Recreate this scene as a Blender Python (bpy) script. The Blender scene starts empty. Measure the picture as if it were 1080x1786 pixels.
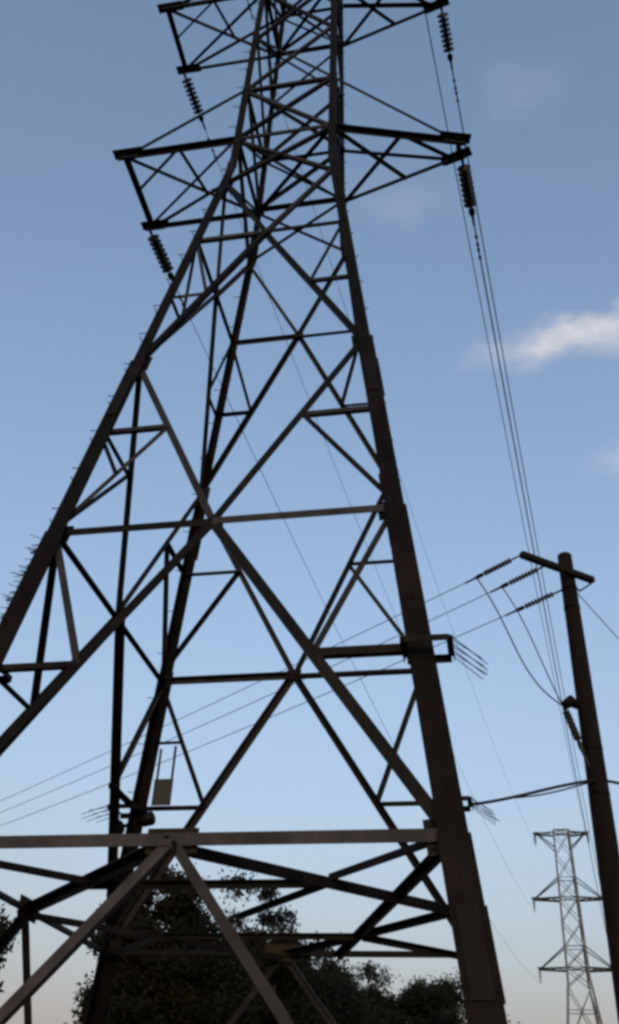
import bpy, bmesh, math, random
from mathutils import Vector, Matrix
V = Vector
rad = math.radians
random.seed(7)
S = bpy.context.scene
C = S.collection

# ------------------------------------------------------------------ camera
CAM = V((3.0696, -11.4498, 1.6))
cd = bpy.data.cameras.new('camera')
cam = bpy.data.objects.new('camera', cd); C.objects.link(cam)
right = V((0.98329334, 0.17843405, 0.03599313))
up = V((0.07435202, -0.57419686, 0.81533413))
fwd = V((-0.16615052, 0.79903645, 0.57787088))
m3 = Matrix((right, up, -fwd)).transposed()
cam.matrix_world = Matrix.Translation(CAM) @ m3.to_4x4()
cd.sensor_fit = 'VERTICAL'; cd.sensor_height = 36; cd.lens = 36 * 1614.93 / 1786
cd.clip_start = 0.05; cd.clip_end = 5000
S.camera = cam

# ------------------------------------------------------------------ sky, sun, exposure
SUN_EL, SUN_AZ = rad(8), rad(168)        # azimuth from +Y (along the line) towards +X
w = bpy.data.worlds.new('World'); S.world = w; w.use_nodes = True
nt = w.node_tree; nt.nodes.clear()
def N(t, **k):
    n = nt.nodes.new(t)
    for a, b in k.items(): setattr(n, a, b)
    return n
def link(a, b): nt.links.new(a, b)
sky = N('ShaderNodeTexSky', sky_type='NISHITA', sun_disc=False)
sky.sun_elevation = SUN_EL; sky.sun_rotation = SUN_AZ
sky.altitude = 0; sky.air_density = 1.0; sky.dust_density = 8.0; sky.ozone_density = 1.0
hs = N('ShaderNodeMix', data_type='RGBA', blend_type='MULTIPLY'); hs.inputs['Factor'].default_value = 1.0   # camera white balance
link(sky.outputs[0], hs.inputs[6]); hs.inputs[7].default_value = (0.90, 1.005, 1.10, 1)
tc = N('ShaderNodeTexCoord'); sep = N('ShaderNodeSeparateXYZ'); link(tc.outputs['Generated'], sep.inputs[0])
def M(op, a, b=None, c=None, clamp=False):
    n = N('ShaderNodeMath', operation=op); n.use_clamp = clamp
    for i, v in enumerate((a, b, c)):
        if v is None: continue
        if isinstance(v, (int, float)): n.inputs[i].default_value = v
        else: link(v, n.inputs[i])
    return n.outputs[0]
zc = M('MAXIMUM', sep.outputs['Z'], 0.03)
U = M('DIVIDE', sep.outputs['X'], zc); W_ = M('DIVIDE', sep.outputs['Y'], zc)   # a flat cloud layer overhead
cmb = N('ShaderNodeCombineXYZ'); link(U, cmb.inputs[0]); link(W_, cmb.inputs[1])
nz = N('ShaderNodeTexNoise'); nz.inputs['Scale'].default_value = 9; nz.inputs['Detail'].default_value = 6; nz.inputs['Roughness'].default_value = 0.6
link(cmb.outputs[0], nz.inputs['Vector'])
nz2 = N('ShaderNodeTexNoise'); nz2.inputs['Scale'].default_value = 2.2; nz2.inputs['Detail'].default_value = 4
link(cmb.outputs[0], nz2.inputs['Vector'])
nz3 = N('ShaderNodeTexNoise'); nz3.inputs['Scale'].default_value = 14; nz3.inputs['Detail'].default_value = 5
link(cmb.outputs[0], nz3.inputs['Vector'])
def wisp(u, v, a, b, ang, amt):
    """one small drifting cloud of the layer: centre, half length, half width, heading, density"""
    ca, sa = math.cos(ang), math.sin(ang)
    du = M('ADD', M('SUBTRACT', U, u), M('MULTIPLY', M('SUBTRACT', nz.outputs[0], 0.5), 1.2 * b)); dv = M('ADD', M('SUBTRACT', W_, v), M('MULTIPLY', M('SUBTRACT', nz3.outputs[0], 0.5), 1.6 * b))
    p = M('DIVIDE', M('ADD', M('MULTIPLY', du, ca), M('MULTIPLY', dv, sa)), a)
    q = M('DIVIDE', M('SUBTRACT', M('MULTIPLY', dv, ca), M('MULTIPLY', du, sa)), b)
    d = M('ADD', M('MULTIPLY', p, p), M('MULTIPLY', q, q))
    d = M('SUBTRACT', 1.0, d, clamp=True); d = M('POWER', d, 2.0)
    n = M('ADD', M('MULTIPLY', nz.outputs[0], 1.9), -0.4, clamp=True)
    return M('MULTIPLY', M('MULTIPLY', d, n), amt)
tot = None
for a in ((0.180, 0.998, 0.19, 0.062, -0.17, 1.25), (0.27, 1.30, 0.09, 0.055, 0.0, 0.35), (0.10, 0.60, 0.075, 0.06, 0.3, 0.13),
          (-0.05, 0.725, 0.12, 0.06, 0.1, 0.14), (0.9, 0.8, 0.3, 0.1, 0.3, 0.9), (-1.1, 0.5, 0.3, 0.08, -0.2, 0.8),
          (0.6, -0.7, 0.35, 0.1, 0.2, 0.9), (-0.7, -0.9, 0.3, 0.1, -0.3, 0.8)):
    o = wisp(*a); tot = o if tot is None else M('ADD', tot, o)
tot = M('MULTIPLY', tot, 1.0, clamp=True)
# dusty band of air all round the horizon
hzf = M('MULTIPLY', M('POWER', 2.71828, M('DIVIDE', M('MAXIMUM', sep.outputs['Z'], 0.0), -0.3)), 0.7)
hz = N('ShaderNodeMix', data_type='RGBA'); link(hzf, hz.inputs['Factor']); link(hs.outputs[2], hz.inputs[6]); hz.inputs[7].default_value = (1.52, 1.17, 1.22, 1)
mixc = N('ShaderNodeMix', data_type='RGBA')
link(tot, mixc.inputs['Factor']); link(hz.outputs[2], mixc.inputs[6]); mixc.inputs[7].default_value = (1.85, 1.78, 1.88, 1)
bg = N('ShaderNodeBackground'); bg.inputs['Strength'].default_value = 0.15
link(mixc.outputs[2], bg.inputs['Color'])
wo = N('ShaderNodeOutputWorld'); link(bg.outputs[0], wo.inputs['Surface'])
ld = bpy.data.lights.new('sun', 'SUN'); ld.energy = 0.07; ld.angle = rad(3); ld.color = (1.0, 0.72, 0.5)
sun = bpy.data.objects.new('sun', ld); C.objects.link(sun)
sd = V((math.sin(SUN_AZ) * math.cos(SUN_EL), math.cos(SUN_AZ) * math.cos(SUN_EL), math.sin(SUN_EL)))
sun.rotation_euler = sd.to_track_quat('Z', 'Y').to_euler(); sun.location = (20, -20, 30)
S.view_settings.view_transform = 'Standard'; S.view_settings.look = 'None'
S.view_settings.exposure = 1.39; S.view_settings.gamma = 1.0
S.render.engine = 'CYCLES'
S.cycles.use_denoising = True
S.cycles.filter_width = 3.1
S.cycles.max_bounces = 6; S.cycles.transparent_max_bounces = 8

# ------------------------------------------------------------------ materials
def mat(name, c1, c2, scale=4, rough=0.6, metal=0.0, bump=0.0, detail=6, obj_rand=0.0, trans=0.0, rust=None, stretch=None, spec=0.12):
    m = bpy.data.materials.new(name); m.use_nodes = True
    t = m.node_tree; b = t.nodes['Principled BSDF']
    co = t.nodes.new('ShaderNodeTexCoord')
    n = t.nodes.new('ShaderNodeTexNoise'); n.inputs['Scale'].default_value = scale; n.inputs['Detail'].default_value = detail; n.inputs['Roughness'].default_value = 0.65
    if stretch:
        mp_ = t.nodes.new('ShaderNodeMapping'); mp_.inputs['Scale'].default_value = stretch
        t.links.new(co.outputs['Object'], mp_.inputs[0]); t.links.new(mp_.outputs[0], n.inputs['Vector'])
    else: t.links.new(co.outputs['Object'], n.inputs['Vector'])
    r = t.nodes.new('ShaderNodeValToRGB'); r.color_ramp.elements[0].position = 0.35; r.color_ramp.elements[1].position = 0.68
    r.color_ramp.elements[0].color = (*c1, 1); r.color_ramp.elements[1].color = (*c2, 1)
    t.links.new(n.outputs[0], r.inputs[0])
    out = r.outputs[0]
    if rust:          # rusty patches with a shape of their own
        n2 = t.nodes.new('ShaderNodeTexNoise'); n2.inputs['Scale'].default_value = 1.1; n2.inputs['Detail'].default_value = 8; n2.inputs['Roughness'].default_value = 0.7
        t.links.new(co.outputs['Object'], n2.inputs['Vector'])
        r2 = t.nodes.new('ShaderNodeValToRGB'); r2.color_ramp.elements[0].position = 0.52; r2.color_ramp.elements[1].position = 0.66
        t.links.new(n2.outputs[0], r2.inputs[0])
        mx2 = t.nodes.new('ShaderNodeMix'); mx2.data_type = 'RGBA'; t.links.new(r2.outputs[0], mx2.inputs[0]); t.links.new(out, mx2.inputs[6]); mx2.inputs[7].default_value = (*rust, 1)
        out = mx2.outputs[2]
    if obj_rand:
        oi = t.nodes.new('ShaderNodeObjectInfo'); h = t.nodes.new('ShaderNodeHueSaturation')
        mp = t.nodes.new('ShaderNodeMapRange'); mp.inputs[3].default_value = 1 - obj_rand; mp.inputs[4].default_value = 1 + obj_rand
        t.links.new(oi.outputs['Random'], mp.inputs[0]); t.links.new(mp.outputs[0], h.inputs['Value'])
        t.links.new(out, h.inputs['Color']); out = h.outputs[0]
    t.links.new(out, b.inputs['Base Color'])
    b.inputs['Specular IOR Level'].default_value = spec; b.inputs['Roughness'].default_value = rough; b.inputs['Metallic'].default_value = metal
    if bump:
        bn = t.nodes.new('ShaderNodeBump'); bn.inputs['Strength'].default_value = bump; bn.inputs['Distance'].default_value = 0.02
        t.links.new(n.outputs[0], bn.inputs['Height']); t.links.new(bn.outputs[0], b.inputs['Normal'])
    if trans:
        tr = t.nodes.new('ShaderNodeBsdfTranslucent'); t.links.new(out, tr.inputs['Color'])
        mx = t.nodes.new('ShaderNodeMixShader'); mx.inputs[0].default_value = trans
        t.links.new(b.outputs[0], mx.inputs[1]); t.links.new(tr.outputs[0], mx.inputs[2])
        t.links.new(mx.outputs[0], t.nodes['Material Output'].inputs['Surface'])
    return m
STEEL = mat('weathered_steel', (0.0014, 0.0013, 0.0021), (0.0052, 0.0041, 0.0056), 2.6, 0.6, 0.0, 0.2, obj_rand=0.5, rust=(0.0100, 0.0058, 0.0062), spec=0.08)
PALE = mat('pale_steel', (0.018, 0.017, 0.023), (0.042, 0.037, 0.048), 3.0, 0.7, 0.0, 0.1, obj_rand=0.25)  # paler steel for the near face's first belt and inverted V
LEG = mat('dark_leg_steel', (0.0014, 0.0012, 0.0018), (0.0046, 0.0035, 0.0044), 2.6, 0.65, 0.0, 0.2, obj_rand=0.2, rust=(0.0078, 0.0045, 0.0049), spec=0.06)
ZINC = mat('dull_zinc_steel', (0.0075, 0.0075, 0.0110), (0.0200, 0.0180, 0.0240), 3.2, 0.62, 0.0, 0.15, obj_rand=0.4)
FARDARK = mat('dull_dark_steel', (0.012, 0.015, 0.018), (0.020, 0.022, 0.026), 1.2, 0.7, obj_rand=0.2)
FARSTEEL = mat('hazed_far_steel', (0.066, 0.074, 0.105), (0.10, 0.105, 0.145), 1.2, 0.6, 0.2, obj_rand=0.2)  # distant tower: haze painted into the steel as a paler, bluer colour
PLATE = mat('rusty_plate', (0.006, 0.005, 0.004), (0.020, 0.014, 0.009), 6, 0.75, 0.0, 0.1)
CERAM = mat('glazed_insulator', (0.012, 0.013, 0.016), (0.022, 0.021, 0.024), 3, 0.4)
WIRE = mat('oxidised_conductor', (0.02, 0.025, 0.035), (0.05, 0.055, 0.065), 5, 0.6, 0.3)
CABLE = mat('black_cable_sheath', (0.003, 0.003, 0.004), (0.007, 0.007, 0.008), 8, 0.5)
WOOD = mat('tarred_pole_timber', (0.002, 0.0016, 0.0018), (0.009, 0.0055, 0.0055), 5, 0.85, 0, 0.5, stretch=(9, 9, 0.5))
SIGN = mat('grey_enamel_plate', (0.026, 0.026, 0.029), (0.040, 0.039, 0.042), 7, 0.55, 0, 0.05)
BARK = mat('bark', (0.03, 0.022, 0.017), (0.07, 0.05, 0.04), 8, 0.9, 0, 0.5)
LEAF = mat('dark_foliage', (0.0045, 0.0050, 0.0035), (0.0155, 0.0140, 0.0070), 0.6, 0.6, 0, 0, trans=0.15)
GROUND = mat('dry_grass_ground', (0.05, 0.055, 0.025), (0.11, 0.095, 0.055), 0.6, 0.95, 0, 0.4)

# ------------------------------------------------------------------ helpers
def mesh(name, verts, faces, m, parent=None, smooth=False):
    me = bpy.data.meshes.new(name); me.from_pydata([tuple(v) for v in verts], [], faces); me.materials.append(m)
    if smooth:
        for p in me.polygons: p.use_smooth = True
    o = bpy.data.objects.new(name, me); C.objects.link(o)
    if parent: o.parent = parent
    return o
def thing(name, label, cat, loc=(0, 0, 0), group=None):
    o = bpy.data.objects.new(name, None); C.objects.link(o); o.location = loc; o.empty_display_size = 0.3
    return tag(o, label, cat, group)
def tag(o, label, cat, group=None):
    o['label'] = label; o['category'] = cat
    if group: o['group'] = group
    return o
def bolt_heads(c, u, v, n, nu, nv, su, sv, parent):
    b = B()
    for i in range(nu):
        for j in range(nv):
            p = c + u * su * (i - (nu - 1) / 2) + v * sv * (j - (nv - 1) / 2)
            b.tube([p, p + n * 0.022], 0.017, 6)
    o = b.make('bolt_heads', STEEL, parent); o['kind'] = 'stuff'
class B:
    """collects shapes for one mesh"""
    def __init__(s): s.v = []; s.f = []
    def prism(s, prof, P, Q, u, n):
        k = len(prof); b = len(s.v)
        for R in (P, Q): s.v += [R + u * a + n * c for a, c in prof]
        s.f += [(b + i, b + (i + 1) % k, b + k + (i + 1) % k, b + k + i) for i in range(k)]
        s.f += [tuple(b + k - 1 - i for i in range(k)), tuple(b + k + i for i in range(k))]
        return s
    def angle(s, P, Q, wdt, t, n, flip=1):
        """rolled steel angle: one flange across n, the other along -n"""
        d = (Q - P).normalized(); n = (n - d * n.dot(d)).normalized(); u = n.cross(d) * flip
        h = wdt / 2
        return s.prism([(-h, 0), (h, 0), (h, -t), (-h + t, -t), (-h + t, -wdt), (-h, -wdt)], P, Q, u, n)
    def box(s, c, a, b_, c_):
        b = len(s.v)
        for i in (-1, 1):
            for j in (-1, 1):
                for k in (-1, 1): s.v.append(c + a * i + b_ * j + c_ * k)
        s.f += [tuple(b + x for x in q) for q in ((0, 1, 3, 2), (4, 6, 7, 5), (0, 4, 5, 1), (2, 3, 7, 6), (0, 2, 6, 4), (1, 5, 7, 3))]
        return s
    def tube(s, pts, rs, k=8):
        b = len(s.v); pts = [V(p) for p in pts]
        if isinstance(rs, (int, float)): rs = [rs] * len(pts)
        ref = None
        for i, p in enumerate(pts):
            d = (pts[min(i + 1, len(pts) - 1)] - pts[max(i - 1, 0)]).normalized()
            if ref is None: ref = d.orthogonal().normalized()
            a = (ref - d * ref.dot(d)).normalized(); ref = a; c = d.cross(a)
            s.v += [p + (a * math.cos(6.28318 * j / k) + c * math.sin(6.28318 * j / k)) * rs[i] for j in range(k)]
        for i in range(len(pts) - 1):
            s.f += [(b + i * k + j, b + i * k + (j + 1) % k, b + (i + 1) * k + (j + 1) % k, b + (i + 1) * k + j) for j in range(k)]
        s.f += [tuple(b + k - 1 - j for j in range(k)), tuple(b + (len(pts) - 1) * k + j for j in range(k))]
        return s
    def make(s, name, m, parent=None, smooth=False):
        return mesh(name, s.v, s.f, m, parent, smooth)
jit = random.Random(3)

# ------------------------------------------------------------------ ground
g = mesh('ground', [(-900, -900, 0), (900, -900, 0), (900, 900, 0), (-900, 900, 0)], [(0, 1, 2, 3)], GROUND); g['kind'] = 'structure'

# ------------------------------------------------------------------ lattice towers
H0 = 18.8                                   # height of the lower crossarm
ZL = {0: 0.15, 1: H0 - 14.69, 2: H0 - 10.59, 3: H0 - 7.10, 4: H0 - 3.65, 5: H0 - 1.60, 6: H0, 7: H0 + 1.83, 8: H0 + 6.32, 9: H0 + 8.15, 10: H0 + 12.65, 11: H0 + 12.85}
ZB = H0 - 0.99
def hw(z):
    if z >= ZB:
        a = 1 - 0.1288 * (z - ZB) / 7.314; return a, 0.9287 * a
    return 1 + 0.1256 * (ZB - z), 0.9287 + 0.139 * (ZB - z)
FACES = {'near': (0, -1), 'far': (0, 1), 'left': (-1, 0), 'right': (1, 0)}
def fp(face, t, z):
    a, b = hw(z); sx, sy = FACES[face]
    return V((t * a, sy * b, z)) if sy else V((sx * a, t * b, z))
def fn(face): return V((*FACES[face], 0))

def make_tower(root, M_, detail=True, wide_left=True, legw=1.0, top_half=2.64):
    Z = ZL
    def mem(name, P, Q, wd, n, parent=root, m=None):
        d = (Q - P).normalized(); n = V(n)
        off = n * jit.uniform(-0.03, 0.03)
        if m is None and detail and name not in ('chord', 'plan_brace') and jit.random() < 0.4: m = ZINC
        return B().angle(P + off, Q + off, wd, max(0.008, wd * 0.13), n, jit.choice((-1, 1))).make(name, m or M_, parent)
    # legs: a heavy angle at each corner, with three sections
    legs = {}
    for sx in (-1, 1):
        for sy in (-1, 1):
            b = B()
            zs = [0, Z[1], Z[2], Z[3], ZB, Z[7], Z[9], Z[11]]
            ws = [0.31, 0.275, 0.235, 0.175, 0.15, 0.14, 0.12]
            for i, wd in enumerate(ws):
                wd *= legw * (0.70 if sy > 0 else 1.0); t = 0.026
                P = V((sx * hw(zs[i])[0], sy * hw(zs[i])[1], zs[i])); Q = V((sx * hw(zs[i + 1])[0], sy * hw(zs[i + 1])[1], zs[i + 1]))
                u = V((-sx, 0, 0)); n = V((0, -sy, 0))
                prof = [(0, 0), (wd, 0), (wd, t), (t, t), (t, wd), (0, wd)]
                if sx * sy > 0: prof = prof[::-1]
                sh = V((sx * wd * (0.58 if sx > 0 else 0.38), sy * wd * 0.25, 0)) if sy < 0 else V((0, 0, 0))
                b.prism(prof, P + sh, Q + sh, u, n)
            lg = b.make('leg', LEG if detail else M_, root); legs[sx, sy] = lg
            if detail:
                bl = 0.14 if sx < 0 else 0.05
                sb = B(); z = 2.6; k = 0
                while z < Z[9]:
                    P = V((sx * (hw(z)[0] + (0.09 if sy < 0 else 0)), sy * (hw(z)[1] + (0.05 if sy < 0 else 0)), z))
                    if k % 2: a_ = V((-sx * 0.07, 0, 0)); dd = V((0, sy * bl, 0))
                    else: a_ = V((0, -sy * 0.07, 0)); dd = V((sx * bl, 0, 0))
                    sb.tube([P + a_, P + a_ + dd, P + a_ + dd * 1.02 + V((0, 0, 0.02))], 0.0075, 5)
                    z += 0.38; k += 1
                o = sb.make('step_bolts', M_, lg); o['kind'] = 'stuff'
                fb = B(); P = V((sx * hw(0)[0], sy * hw(0)[1], 0.1))
                fb.box(P, V((0.4, 0, 0)), V((0, 0.4, 0)), V((0, 0, 0.12))).make('footing', GROUND, root)
                # splice plates on the leg
                for zz, lw in ((Z[1] - 1.0, 0.31), (Z[3] - 0.9, 0.235), (ZB - 0.2, 0.175)):
                    q_ = 0 if sy > 0 else lw * 0.58 if sx > 0 else lw * 0.38; hl = lw * 0.32
                    P = V((sx * (hw(zz)[0] + q_), sy * (hw(zz)[1] + (lw * 0.25 if sy < 0 else 0)), zz)); d = V((sx * (hw(zz + 1)[0] - hw(zz)[0]), sy * (hw(zz + 1)[1] - hw(zz)[1]), 1)).normalized()
                    B().box(P + V((-sx * lw * 0.5, sy * 0.010, 0)), d * 0.38, V((hl, 0, 0)), V((0, 0.008, 0))).make('splice_plate', M_, lg)
                    B().box(P + V((sx * 0.010, -sy * lw * 0.4, 0)), d * 0.38, V((0, hl * 0.7, 0)), V((0.008, 0, 0))).make('splice_plate', M_, lg)
    # X crossing points sit slightly off the middle
    off = {('near', 2): -0.035, ('far', 2): 0.04, ('near', 4): -0.04, ('far', 4): 0.04, ('near', 1): 0.025}
    def mid(f, l, z=None): return fp(f, off.get((f, l), 0), Z[l])
    for f in FACES:
        n = fn(f); h = 'horizontal_brace'; dg = 'diagonal_brace'; rd = 'redundant_brace'
        # below the first belt: inverted V to the feet
        for s in (-1, 1):
            mem(dg, mid(f, 1), fp(f, s * 0.97, 0.35), 0.10, n, m=PALE if detail and f == 'near' else None)
        mem(h, fp(f, -1, Z[1]), fp(f, 1, Z[1]), 0.12 if f == 'near' else 0.085, n, m=PALE if detail and f == 'near' else None)
        for lo, mi, hi, wd in ((1, 2, 3, 0.125), (3, 4, 5, 0.095)):
            c = mid(f, mi)
            for s in (-1, 1):
                wl = wd * (0.95 if f == 'near' else 0.9)
                mem(dg, c, fp(f, s, Z[lo]), wl * (1.05 if f == 'left' and lo == 1 else 1), n); mem(dg, c, fp(f, s, Z[hi]), wl * 0.85, n)
                mem(h, c, fp(f, s, Z[mi]), wd * 0.8, n)
                if detail:
                    k = 0.50
                    Dp = c.lerp(fp(f, s, Z[lo]), k); rw = 0.075 if lo == 1 else 0.06
                    mem(rd, fp(f, s, Z[mi]), Dp, rw, n); mem(rd, Dp, fp(f, s, Dp.z), rw * (1.3 if f == 'near' and s == 1 and lo == 1 else 1), n)
                    if lo == 1:
                        if f == 'far' and s == -1:
                            q = fp(f, s, Z[mi]).lerp(Dp, 0.5); mem(rd, q, fp(f, s, q.z), 0.05, n)
                        Dp = c.lerp(fp(f, s, Z[hi]), 0.55)
                        mem(rd, Dp, fp(f, s, Dp.z), 0.07, n); mem(rd, Dp, fp(f, s, Z[mi] + 0.15), 0.07, n)
                        if f == 'near' and s == -1:
                            mem(rd, fp(f, s, Dp.z - 0.1), Dp.lerp(fp(f, s, Z[mi] + 0.15), 0.5), 0.06, n)
        # body above the bend: single X panels
        for lo, hi, wd in ((Z[5], Z[6], 0.075), (Z[6], Z[7], 0.075), (Z[7], (Z[7] + Z[8]) / 2, 0.07), ((Z[7] + Z[8]) / 2, Z[8], 0.07), (Z[8], Z[9], 0.065),
                           (Z[9], (Z[9] + Z[10]) / 2, 0.06), ((Z[9] + Z[10]) / 2, Z[10], 0.06), (Z[10], Z[11], 0.06)):
            mem(dg, fp(f, -1, lo), fp(f, 1, hi), wd, n); mem(dg, fp(f, 1, lo), fp(f, -1, hi), wd, n)
        for z in (Z[6], Z[7], Z[8], Z[9], Z[10], Z[11]): mem(h, fp(f, -1, z), fp(f, 1, z), 0.085, n)
        if detail:
            for l, sz in ((1, 0.17), (2, 0.12), (4, 0.09)):
                a = V((0, 0, 1)); t_ = n.cross(a); c = mid(f, l) - n * 0.05
                gp = B().box(c, t_ * sz * (1.5 if l == 1 else 1), a * sz * 0.7, n * 0.008).make('gusset_plate', PLATE, root)
                bolt_heads(c + n * 0.008, t_, a, n, 5 if l == 1 else 3, 2, sz * 0.5, sz * 0.7, gp)
            for s in (-1, 1):
                for l, sz in ((1, 0.14), (2, 0.12), (3, 0.13), (5, 0.11), (6, 0.14), (8, 0.12)):
                    a = (fp(f, s, Z[l] + 0.2) - fp(f, s, Z[l] - 0.2)).normalized(); t_ = n.cross(a)
                    gp = B().box(fp(f, s * (0.95 if l < 5 else 0.92), Z[l]) - n * (0.042 + 0.006 * jit.random()), t_ * sz * 0.75, a * sz * 1.25, n * 0.007).make('gusset_plate', M_, root)
                    bolt_heads(fp(f, s * (0.95 if l < 5 else 0.92), Z[l]) - n * 0.03, t_, a, n, 2, 4, sz * 0.6, sz * 0.5, gp)
    # plan bracing in the first belt
    upv = V((0, 0, 1)); z1 = Z[1]
    mids = {f: mid(f, 1) for f in FACES}
    ring = ('near', 'left', 'far', 'right')
    em = {}
    for i in range(4):
        a, b_ = ring[i], ring[(i + 1) % 4]
        mem('plan_brace', mids[a], mids[b_], 0.115 if 'near' in (a, b_) else 0.085, upv)
        em[a, b_] = mids[a].lerp(mids[b_], 0.5)
    if detail:
        nl, lf, fr_, rn = [em[ring[i], ring[(i + 1) % 4]] for i in range(4)]
        mem('plan_brace', nl, rn, 0.075, upv); mem('plan_brace', lf, fr_, 0.07, upv)
        for c, q in (((-1, -1), nl), ((-1, 1), lf), ((1, 1), fr_), ((1, -1), rn)):
            a, b_ = hw(z1); mem('plan_brace', V((c[0] * a, c[1] * b_, z1)), q, 0.08, upv)
        for s in (1,): mem('plan_brace', fp('near', s, z1), fp('far', s * 0.28, z1), 0.095, upv)
        a, b_ = hw(z1); mem('plan_brace', rn, V((0, 0, z1 - 0.05)), 0.06, upv)
    for z in (Z[6], Z[8]):
        a, b_ = hw(z); mem('plan_brace', V((-a, -b_, z)), V((a, b_, z)), 0.07, upv); mem('plan_brace', V((a, -b_, z)), V((-a, b_, z)), 0.07, upv)
    # crossarms
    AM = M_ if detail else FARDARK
    tips = {}
    for l, lt, XL, XR in ((6, 7, 2.48, 2.55), (8, 9, 2.51, 2.52), (10, 11, top_half - 0.77, top_half - 0.77)):
        z, zt = Z[l], Z[lt]; a, b_ = hw(z); at_, bt = hw(zt)
        for s, X in ((-1, XL), (1, XR)):
            wide = wide_left and s < 0 and l != 10
            ty = b_ if wide else 0.185
            T = {k: V((s * (a + X), k * ty, z)) for k in (-1, 1)}
            Bd = {k: V((s * a, k * b_, z)) for k in (-1, 1)}
            end = B().angle(T[-1] + V((0, -0.08, 0)), T[1] + V((0, 0.08, 0)), 0.11, 0.016, V((s, 0, 0)))
            ca = end.make('crossarm', M_, root)
            for k in (-1, 1):
                d = (T[k] - Bd[k]).normalized(); nn = V((0, k, 0))
                Q = T[k] + d * 0.10
                mem('chord', Bd[k], Q, (0.115 if k < 0 else 0.085) if detail else 0.17, upv, ca, AM)
                zz = zt if l != 10 else z - 1.6
                tt = hw(zz)
                mem('tie', V((s * tt[0], k * tt[1], zz)), T[k] - d * 0.25 + V((0, 0, 0.04 if l != 10 else -0.04)), (0.065 if k < 0 else 0.085) if detail else 0.11, nn, ca, AM)
                B().box(T[k] - d * 0.14 - V((0, 0, 0.06)), d * 0.22, V((0, 0.012, 0)), V((0, 0, 0.075))).make('tip_plate', M_, ca)
                B().box(T[k] - d * 0.12 + V((0, 0, 0.05)), d * 0.32, d.cross(upv) * 0.11, V((0, 0, 0.012))).make('tip_plate', M_, ca)
            if wide:
                cm = T[-1].lerp(Bd[-1], 0.5); fm = T[1].lerp(Bd[1], 0.5)
                mem('lattice_brace', T[-1], Bd[1], 0.085, upv, ca); mem('lattice_brace', Bd[-1], T[1], 0.06, upv, ca)
                mem('lattice_brace', cm, T[-1].lerp(T[1], 0.5), 0.05, upv, ca); mem('lattice_brace', cm, T[-1].lerp(Bd[1], 0.62), 0.055, upv, ca)
            else:
                cm = T[-1].lerp(Bd[-1], 0.46); fm = T[1].lerp(Bd[1], 0.46)
                mem('lattice_brace', Bd[-1], fm, 0.07, upv, ca); mem('lattice_brace', cm, Bd[1], 0.07, upv, ca)
                mem('lattice_brace', cm, T[1].lerp(fm, 0.12), 0.065, upv, ca)
            tips[l, s] = T
    return tips, legs

tower = thing('transmission_tower', 'tall dark steel lattice pylon with splayed legs and step bolts beside the timber pole', 'pylon')
tips, legs = make_tower(tower, STEEL)

# anti-climbing frames with outward rods round each leg
def climb_guard(sx, sy, z, size):
    a, b_ = hw(z); c = V((sx * (a + 0.10), sy * b_, z))
    ring = [c + V((size * i, size * j, 0)) for i, j in ((-1, -1), (1, -1), (1, 1), (-1, 1))]
    gb = B()
    gb.angle(ring[0], ring[1], 0.07, 0.01, V((0, 0, 1)))
    fr = gb.make('anti_climb_frame', STEEL, tower)
    for i in range(1, 4):
        q = V((0, 0, 0.004 * i))
        B().angle(ring[i] + q, ring[(i + 1) % 4] + q, 0.07, 0.01, V((0, 0, 1))).make('frame_rail', STEEL, fr)
    for k in range(7):
        e = ring[1 if sx > 0 else 0].lerp(ring[2 if sx > 0 else 3], k / 6)
        e = e + V((sx * 0.01, 0, 0))
        d = V((sx * 0.75, sy * 0.0 + 0.72 * (1 if sx > 0 else -1) * (1 if sx > 0 else 0.4), -0.38 + 0.14 * (k % 2)))
        B().tube([e, e + d * (0.40 + 0.16 * jit.random())], 0.0055, 5).make('spike', STEEL, fr)
    return c
zg = ZL[2] + 0.50 * (ZL[1] - ZL[2])
for sx in (-1, 1):
    for sy in (-1, 1): climb_guard(sx, sy, zg, 0.24)

# bristling barbed strands on the near left leg, below its second belt
fb = B(); rr = random.Random(5)
for i in range(110):
    z = ZL[2] - 0.1 - rr.random() * 2.0; a, b_ = hw(z)
    P = V((-a - 0.06 - 0.04 * rr.random(), -b_ + 0.15 * rr.random() - 0.03, z))
    fb.tube([P, P + V((-rr.uniform(0.07, 0.20), rr.uniform(-0.16, 0.10), rr.uniform(-0.07, 0.07)))], 0.0045, 4)
o = fb.make('barbed_strands', STEEL, legs[-1, -1]); o['kind'] = 'stuff'

# ------------------------------------------------------------------ the next tower of the line
FT = V((10.2, 88.2, -0.83))
ftower = thing('transmission_tower', 'small distant grey lattice pylon with three crossarms at the far end of the conductors', 'pylon', FT)
ftips, _ = make_tower(ftower, FARSTEEL, detail=False, wide_left=False, legw=1.25)

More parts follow.
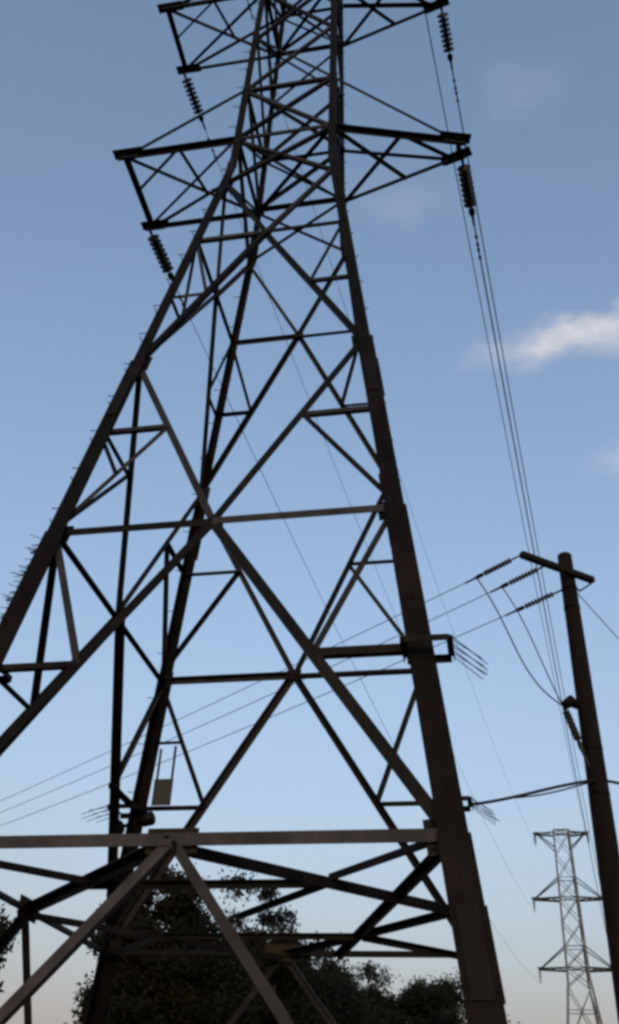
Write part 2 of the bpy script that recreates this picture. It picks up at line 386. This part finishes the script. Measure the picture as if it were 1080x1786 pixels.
# ------------------------------------------------------------------ insulators and conductors
def lathe(P, d, prof, k=12):
    b = B(); d = d.normalized(); a = d.orthogonal().normalized(); c = d.cross(a)
    for x, r in prof: b.v += [P + d * x + (a * math.cos(6.28318 * j / k) + c * math.sin(6.28318 * j / k)) * r for j in range(k)]
    for i in range(len(prof) - 1): b.f += [(i * k + j, i * k + (j + 1) % k, (i + 1) * k + (j + 1) % k, (i + 1) * k + j) for j in range(k)]
    return b
DISC = [(0, 0.02), (0.0, 0.05), (0.035, 0.055), (0.045, 0.14), (0.062, 0.145), (0.068, 0.06), (0.095, 0.022)]
def string(P, Q, label, n, group, k_=1.0, name='insulator_string'):
    """tension string from the crossarm towards the conductor"""
    r = thing(name, label, 'insulator', P, group); d = Q - P; L = d.length; d.normalize()
    B().tube([V(), d * L], 0.016, 6).make('rod', CERAM, r)
    gap = (L - 0.34) / n
    proto = None
    for i in range(n):
        if proto is None:
            o = proto = lathe(V(), d, [(x, q * k_) for x, q in DISC]).make('disc', CERAM, r, True)
        else:
            o = proto.copy(); C.objects.link(o); o.parent = r
        o.location = d * (0.16 + gap * i)
    B().box(d * 0.06, d * 0.07, d.orthogonal().normalized() * 0.03, d.cross(d.orthogonal()).normalized() * 0.015).make('shackle', STEEL, r)
    lathe(d * (L - 0.14), d, [(0, 0.02), (0.02, 0.07 * k_ ** 0.6), (0.12, 0.07 * k_ ** 0.6), (0.2, 0.03 * k_ ** 0.4), (0.42, 0.026 * k_ ** 0.4)]).make('dead_end_clamp', STEEL, r, True)
    return r
def sag(P, Q, s, k=48):
    return [P.lerp(Q, i / k) - V((0, 0, 4 * s * (i / k) * (1 - i / k))) for i in range(k + 1)]
ARM = {6: 'lower', 8: 'middle', 10: 'top'}
for l in (6, 8, 10):
    for s in (-1, 1):
        P = tips[l, s][1] - V((0, 0, 0.10))
        side = 'wide rectangular end' if s < 0 else 'narrow pointed end'
        Qf = FT + (ftips[l, s][-1] + ftips[l, s][1]) / 2 - V((0, 0, 1.25))
        span = Qf - P; sg = 2.6
        pts = sag(P, Qf, sg)
        d = (pts[1] - pts[0]).normalized()
        L = 1.30
        E_ = P + d * L
        string(P, E_, 'string of dark insulator discs at the %s of the %s crossarm' % (side, ARM[l]), 8, 'tension insulator strings')
        pts = sag(E_, Qf, sg * 0.97, 60)
        wr = thing('conductor', 'thin overhead conductor from the %s of the %s crossarm to the distant pylon' % (side, ARM[l]), 'power line', E_, 'conductors between the pylons')
        o = B().tube([p_ - E_ for p_ in pts], 0.018 if s > 0 else 0.009, 6).make('cable', WIRE, wr, True)
        for x in (0.62, 0.95):
            c = d * x - V((0, 0, 0.05)); dm = B().tube([c - d * 0.13, c - d * 0.07, c - d * 0.065, c + d * 0.065, c + d * 0.07, c + d * 0.13], [0.035, 0.035, 0.009, 0.009, 0.035, 0.035], 7)
            dm.box(c + V((0, 0, 0.03)), d * 0.02, V((0.012, 0, 0)), V((0, 0, 0.035)))
            dm.make('vibration_damper', STEEL, wr)
        string(FT + (ftips[l, s][-1] + ftips[l, s][1]) / 2, Qf + V((0, 0, 0.2)), 'tiny insulator string under the distant pylon\'s %s crossarm, end %s the timber pole' % (ARM[l], 'away from' if s < 0 else 'nearest'), 6, 'insulators on the distant pylon')

# ------------------------------------------------------------------ sign plate and clamp by the far left leg
zs = ZL[2] + 0.50 * (ZL[1] - ZL[2])
c = fp('far', -0.86, zs + 0.22) + V((0.10, -0.10, 0))
sg_ = thing('warning_sign', 'blank grey rectangular plate hung between the far left pylon leg and its brace', 'sign', c)
B().box(V(), V((0.155, 0, 0)), V((0, 0.008, 0)), V((0, 0, 0.21))).make('plate', SIGN, sg_)
B().box(V((0.125, 0.012, 0.42)), V((0.02, 0, 0)), V((0, 0.004, 0)), V((0, 0, 0.34))).make('strap', STEEL, sg_)
B().box(V((-0.12, 0.012, 0.40)), V((0.02, 0, 0)), V((0, 0.004, 0)), V((0, 0, 0.32))).make('strap', SIGN, sg_)
for x, z in ((-0.12, 0.17), (0.125, 0.17), (-0.12, -0.17), (0.125, -0.17)):
    B().tube([V((x, -0.02, z)), V((x, 0.02, z))], 0.014, 6).make('bolt', STEEL, sg_)
c = fp('far', -1, zs - 0.22)
d = V((0.93, -0.3, 0.12)).normalized()
cl = thing('leg_clamp', 'small dark double-headed clamp on the far left pylon leg below the grey plate', 'clamp', c)
B().tube([-d * 0.26, d * 0.26], 0.03, 8).make('bar', STEEL, cl)
for s in (-1, 1):
    lathe(d * s * 0.30 - V((0, 0, 0.0)) - d * 0.1, d, [(0, 0.02), (0.02, 0.10), (0.18, 0.11), (0.22, 0.02)]).make('clamp_head', STEEL, cl, True)

# ------------------------------------------------------------------ timber pole of the local line
PX = V((4.80, 3.55, 0)); HP = 11.03
pole = thing('utility_pole', 'dark round timber utility pole with a slanting crossarm and cable terminations', 'utility pole', PX)
B().tube([(0, 0, 0), (0, 0, 3.5), (0, 0, 7), (0, 0, HP - 0.02), (0, 0, HP)], [0.20, 0.185, 0.16, 0.128, 0.11], 20).make('pole_shaft', WOOD, pole, True)
aL = V((3.97, 2.60, 10.50)) - PX; aR = V((5.26, 3.72, 10.55)) - PX
ax = (aR - aL).normalized()
fx = V((0, 0, 1)).cross(ax).normalized()
B().box((aL + aR) / 2, (aR - aL) / 2, fx * 0.05, V((0, 0, 0.055))).make('crossarm', WOOD, pole)
for s in (-1, 1):
    B().box(V((0, 0, 10.42)) + ax * 0.2 * s - fx * 0.23 - V((0, 0, 0.12)), (ax * 0.2 * s + V((0, 0, 0.16))), fx * 0.006, V((0, 0, 0.02))).make('crossarm_strap', STEEL, pole)
B().tube([V((0.10, -0.185, 0)), V((0.085, -0.155, 5)), V((0.07, -0.115, 10.4))], 0.008, 5).make('earth_wire', CABLE, pole)
for zz in (6.55, 7.3, 9.9, 10.3):
    rr = 0.195 - 0.0068 * zz + 0.016
    B().tube([(0, 0, zz - 0.03), (0, 0, zz + 0.03)], rr, 20).make('steel_band', STEEL, pole, True)
B().tube([V((-0.17, -0.05, 0)), V((-0.155, -0.05, 3)), V((-0.13, -0.04, 6.4)), V((-0.11, -0.04, 7.1))], 0.045, 8).make('cable_guard', CABLE, pole, True)
# cable termination bracket and three sealing ends
tb = V((4.42, 3.38, 7.98)) - PX
br = B().tube([V((0.02, 0, 8.02)), V((-0.10, 0, 8.03)), tb + V((0.12, 0, 0.09)), tb], [0.05, 0.06, 0.10, 0.075], 10).make('termination_bracket', STEEL, pole, True)
for k in range(2):
    o = V((0.03 * k, 0.12 * k, 0))
    q0, q1 = tb + o, V((4.72, 3.46, 6.9)) - PX + o * 0.5
    dd = (q1 - q0).normalized(); L = (q1 - q0).length
    prof = [(0, 0.02)]
    for j in range(6): prof += [(0.08 + j * 0.085, 0.024), (0.10 + j * 0.085, 0.065), (0.115 + j * 0.085, 0.065), (0.14 + j * 0.085, 0.024)]
    prof += [(0.7, 0.045), (0.8, 0.03), (L, 0.024)]
    lathe(q0, dd, prof, 10).make('sealing_end', CERAM, pole, True)
    B().tube([q1, q1 + V((0.02, 0, -0.2)), V((-0.12, -0.04 + 0.05 * k, 6.2))], 0.022, 6).make('riser_cable', CABLE, pole, True)
# three conductors going left, with tension insulators
starts = [aL + PX + fx * 0.06, aL.lerp(aR, 0.36) + PX + fx * 0.06, V((4.66, 3.45, 10.23))]
passes = [V((-11.66, 14.68, 10.46)), V((-11.6, 14.7, 10.10)), V((-11.5, 14.76, 9.73))]
names = ['outermost end of the timber crossarm', 'middle of the timber crossarm', 'timber pole below its crossarm']
ends = []
for S_, P_, nm in zip(starts, passes, names):
    d = (P_ - S_).normalized()
    d2 = (d - V((0, 0, 0.03))).normalized()
    E2 = S_ + d2 * 0.95
    string(S_, E2, 'short dark tension insulator at the %s' % nm, 9, 'insulators on the timber pole', 0.36)
    Q = S_ + (P_ - S_) * 2; Q.z = P_.z + 0.5
    sgv = (E2.z + Q.z) / 2 - P_.z
    o = B().tube(sag(E2, Q, sgv, 40), 0.009, 6).make('line_wire', WIRE, None, True)
    tag(o, 'thin wire passing behind the big pylon from the %s' % nm, 'power line', 'local line wires')
    ends.append(E2)
o = B().tube(sag(V((4.93, 3.6, 10.25)), V((10.5, 15.0, 11.2)), 0.4, 20), 0.009, 6).make('line_wire', WIRE, None, True)
tag(o, 'thin wire leaving the timber pole on the side away from the big pylon', 'power line', 'local line wires')
# jumper loops down to the sealing ends
def bez(a, b, c, d, k=20):
    return [a * (1 - t) ** 3 + b * 3 * t * (1 - t) ** 2 + c * 3 * t * t * (1 - t) + d * t ** 3 for t in [i / k for i in range(k + 1)]]
jt = tb + PX
o = B().tube(bez(ends[0] - V((0, 0, 0.03)), V((3.75, 2.95, 9.2)), V((3.68, 2.9, 8.3)), jt), 0.012, 6).make('jumper_cable', CABLE, None, True)
tag(o, 'long drooping jumper cable looping from the crossarm wire to the sealing end', 'cable', 'jumper cables')
o = B().tube(bez(ends[1] - V((0, 0, 0.03)), V((4.0, 3.3, 9.5)), V((4.05, 3.3, 9.0)), jt + V((0, 0.06, 0.0))), 0.010, 6).make('jumper_cable', CABLE, None, True)
tag(o, 'short straight jumper cable dropping from the middle wire to the sealing end', 'cable', 'jumper cables')
# service cable between the pylon leg and the pole
cA = V((2.80, 2.62, 6.14))
pth = bez(cA, V((3.5, 2.9, 6.3)), V((4.0, 3.1, 6.55)), V((4.72, 3.36, 6.72))) + bez(V((4.72, 3.36, 6.72)), V((5.1, 3.7, 6.84)), V((5.6, 4.6, 7.0)), V((7.4, 8.0, 7.5)))[1:]
o = B().tube(pth, 0.024, 8).make('service_cable', CABLE, None, True)
tag(o, 'thick black bundled cable strung from the pylon leg guard past the timber pole', 'cable', 'service cables')
pth2 = [p + V((0.02, -0.03, 0)) * 0 + V((0.012, -0.012, -0.02 - 0.05 * math.sin(max(0, i - 7) / 13 * math.pi))) for i, p in enumerate(pth)]
o = B().tube(pth2[7:21], 0.013, 8).make('service_cable', CABLE, None, True)
tag(o, 'thinner black cable slung just under the thick bundled cable', 'cable', 'service cables')

# ------------------------------------------------------------------ trees
def tree(loc, h, rx, label, seed, nleaf, squash=0.75, base=0.28):
    r = random.Random(seed)
    t = thing('broadleaf_tree', label, 'tree', loc, 'trees behind the pylon')
    b = B(); tips_ = []
    b.tube([(0, 0, -0.1), (0.05, 0, h * 0.18), (-0.06, 0.05, h * 0.4), (0.04, 0, h * 0.66)], [h * 0.035, h * 0.027, h * 0.02, h * 0.008], 9)
    tk = b.make('trunk', BARK, t, True)
    zc = h * (base + (1 - base) * 0.5)
    for i in range(16):
        a = i * 2.4 + r.uniform(-.4, .4); z0 = h * r.uniform(0.16, 0.55); L = rx * r.uniform(0.35, 0.72)
        e = V((math.cos(a) * L, math.sin(a) * L, z0 + h * r.uniform(0.06, 0.26)))
        s0 = V((0, 0, z0)); md = s0.lerp(e, 0.5) + V((0, 0, h * 0.02))
        B().tube([s0, md, e], [h * 0.011, h * 0.007, h * 0.003], 6).make('limb', BARK, tk, True)
        tips_.append(e)
    # leaf clumps: centres spread through an uneven crown volume
    cl = []
    lobes = [(V((r.uniform(-.5, .5) * rx, r.uniform(-.5, .5) * rx, h * r.uniform(base + .15, 0.84))), r.uniform(0.36, 0.58) * rx) for _ in range(12)]
    lobes += [(e, rx * 0.33) for e in tips_]
    for c_, R_ in lobes:
        for _ in range(max(4, int(R_ * 11))):
            d = V((r.gauss(0, 1), r.gauss(0, 1), r.gauss(0, 1))).normalized() * R_ * r.uniform(0.45, 1.0) ** 0.6
            d.z *= squash; p = c_ + d
            if h * base * 0.7 < p.z < h and r.random() < 0.8: cl.append((p, r.uniform(0.28, 0.6)))
    per = max(8, nleaf // len(cl)); vs = []; fs = []
    for c_, R_ in cl:
        for _ in range(per):
            d = V((r.gauss(0, .5), r.gauss(0, .5), r.gauss(0, .4))) * R_
            p = c_ + d; s = r.uniform(0.045, 0.10)
            u = V((r.gauss(0, 1), r.gauss(0, 1), r.gauss(0, 1))).normalized(); v = u.orthogonal().normalized()
            k = len(vs); vs += [p - u * s, p + v * s * .5, p + u * s, p - v * s * .5]; fs.append((k, k + 1, k + 2, k + 3))
    mesh('crown', vs, fs, LEAF, t)
    return t
def place(az, dist): return (CAM.x + math.sin(rad(az)) * dist, CAM.y + math.cos(rad(az)) * dist, 0)
tree(place(-18.4, 31), 10.0, 2.5, 'tallest dark broadleaf tree seen through the pylon legs', 11, 130000)
tree(place(-12.6, 34), 10.5, 3.9, 'wide dark broadleaf tree standing right beside the tallest tree', 12, 140000)
tree(place(-6.4, 42), 10.3, 2.4, 'lower rounded tree between the wide tree and the near right pylon leg', 13, 70000)
tree(place(-2.2, 46), 9.2, 3.0, 'low spreading tree half hidden behind the near right pylon leg', 14, 70000)
tree(place(-31.5, 27), 7.8, 2.1, 'dark tree standing alone left of the tallest tree behind the left pylon leg', 15, 70000)
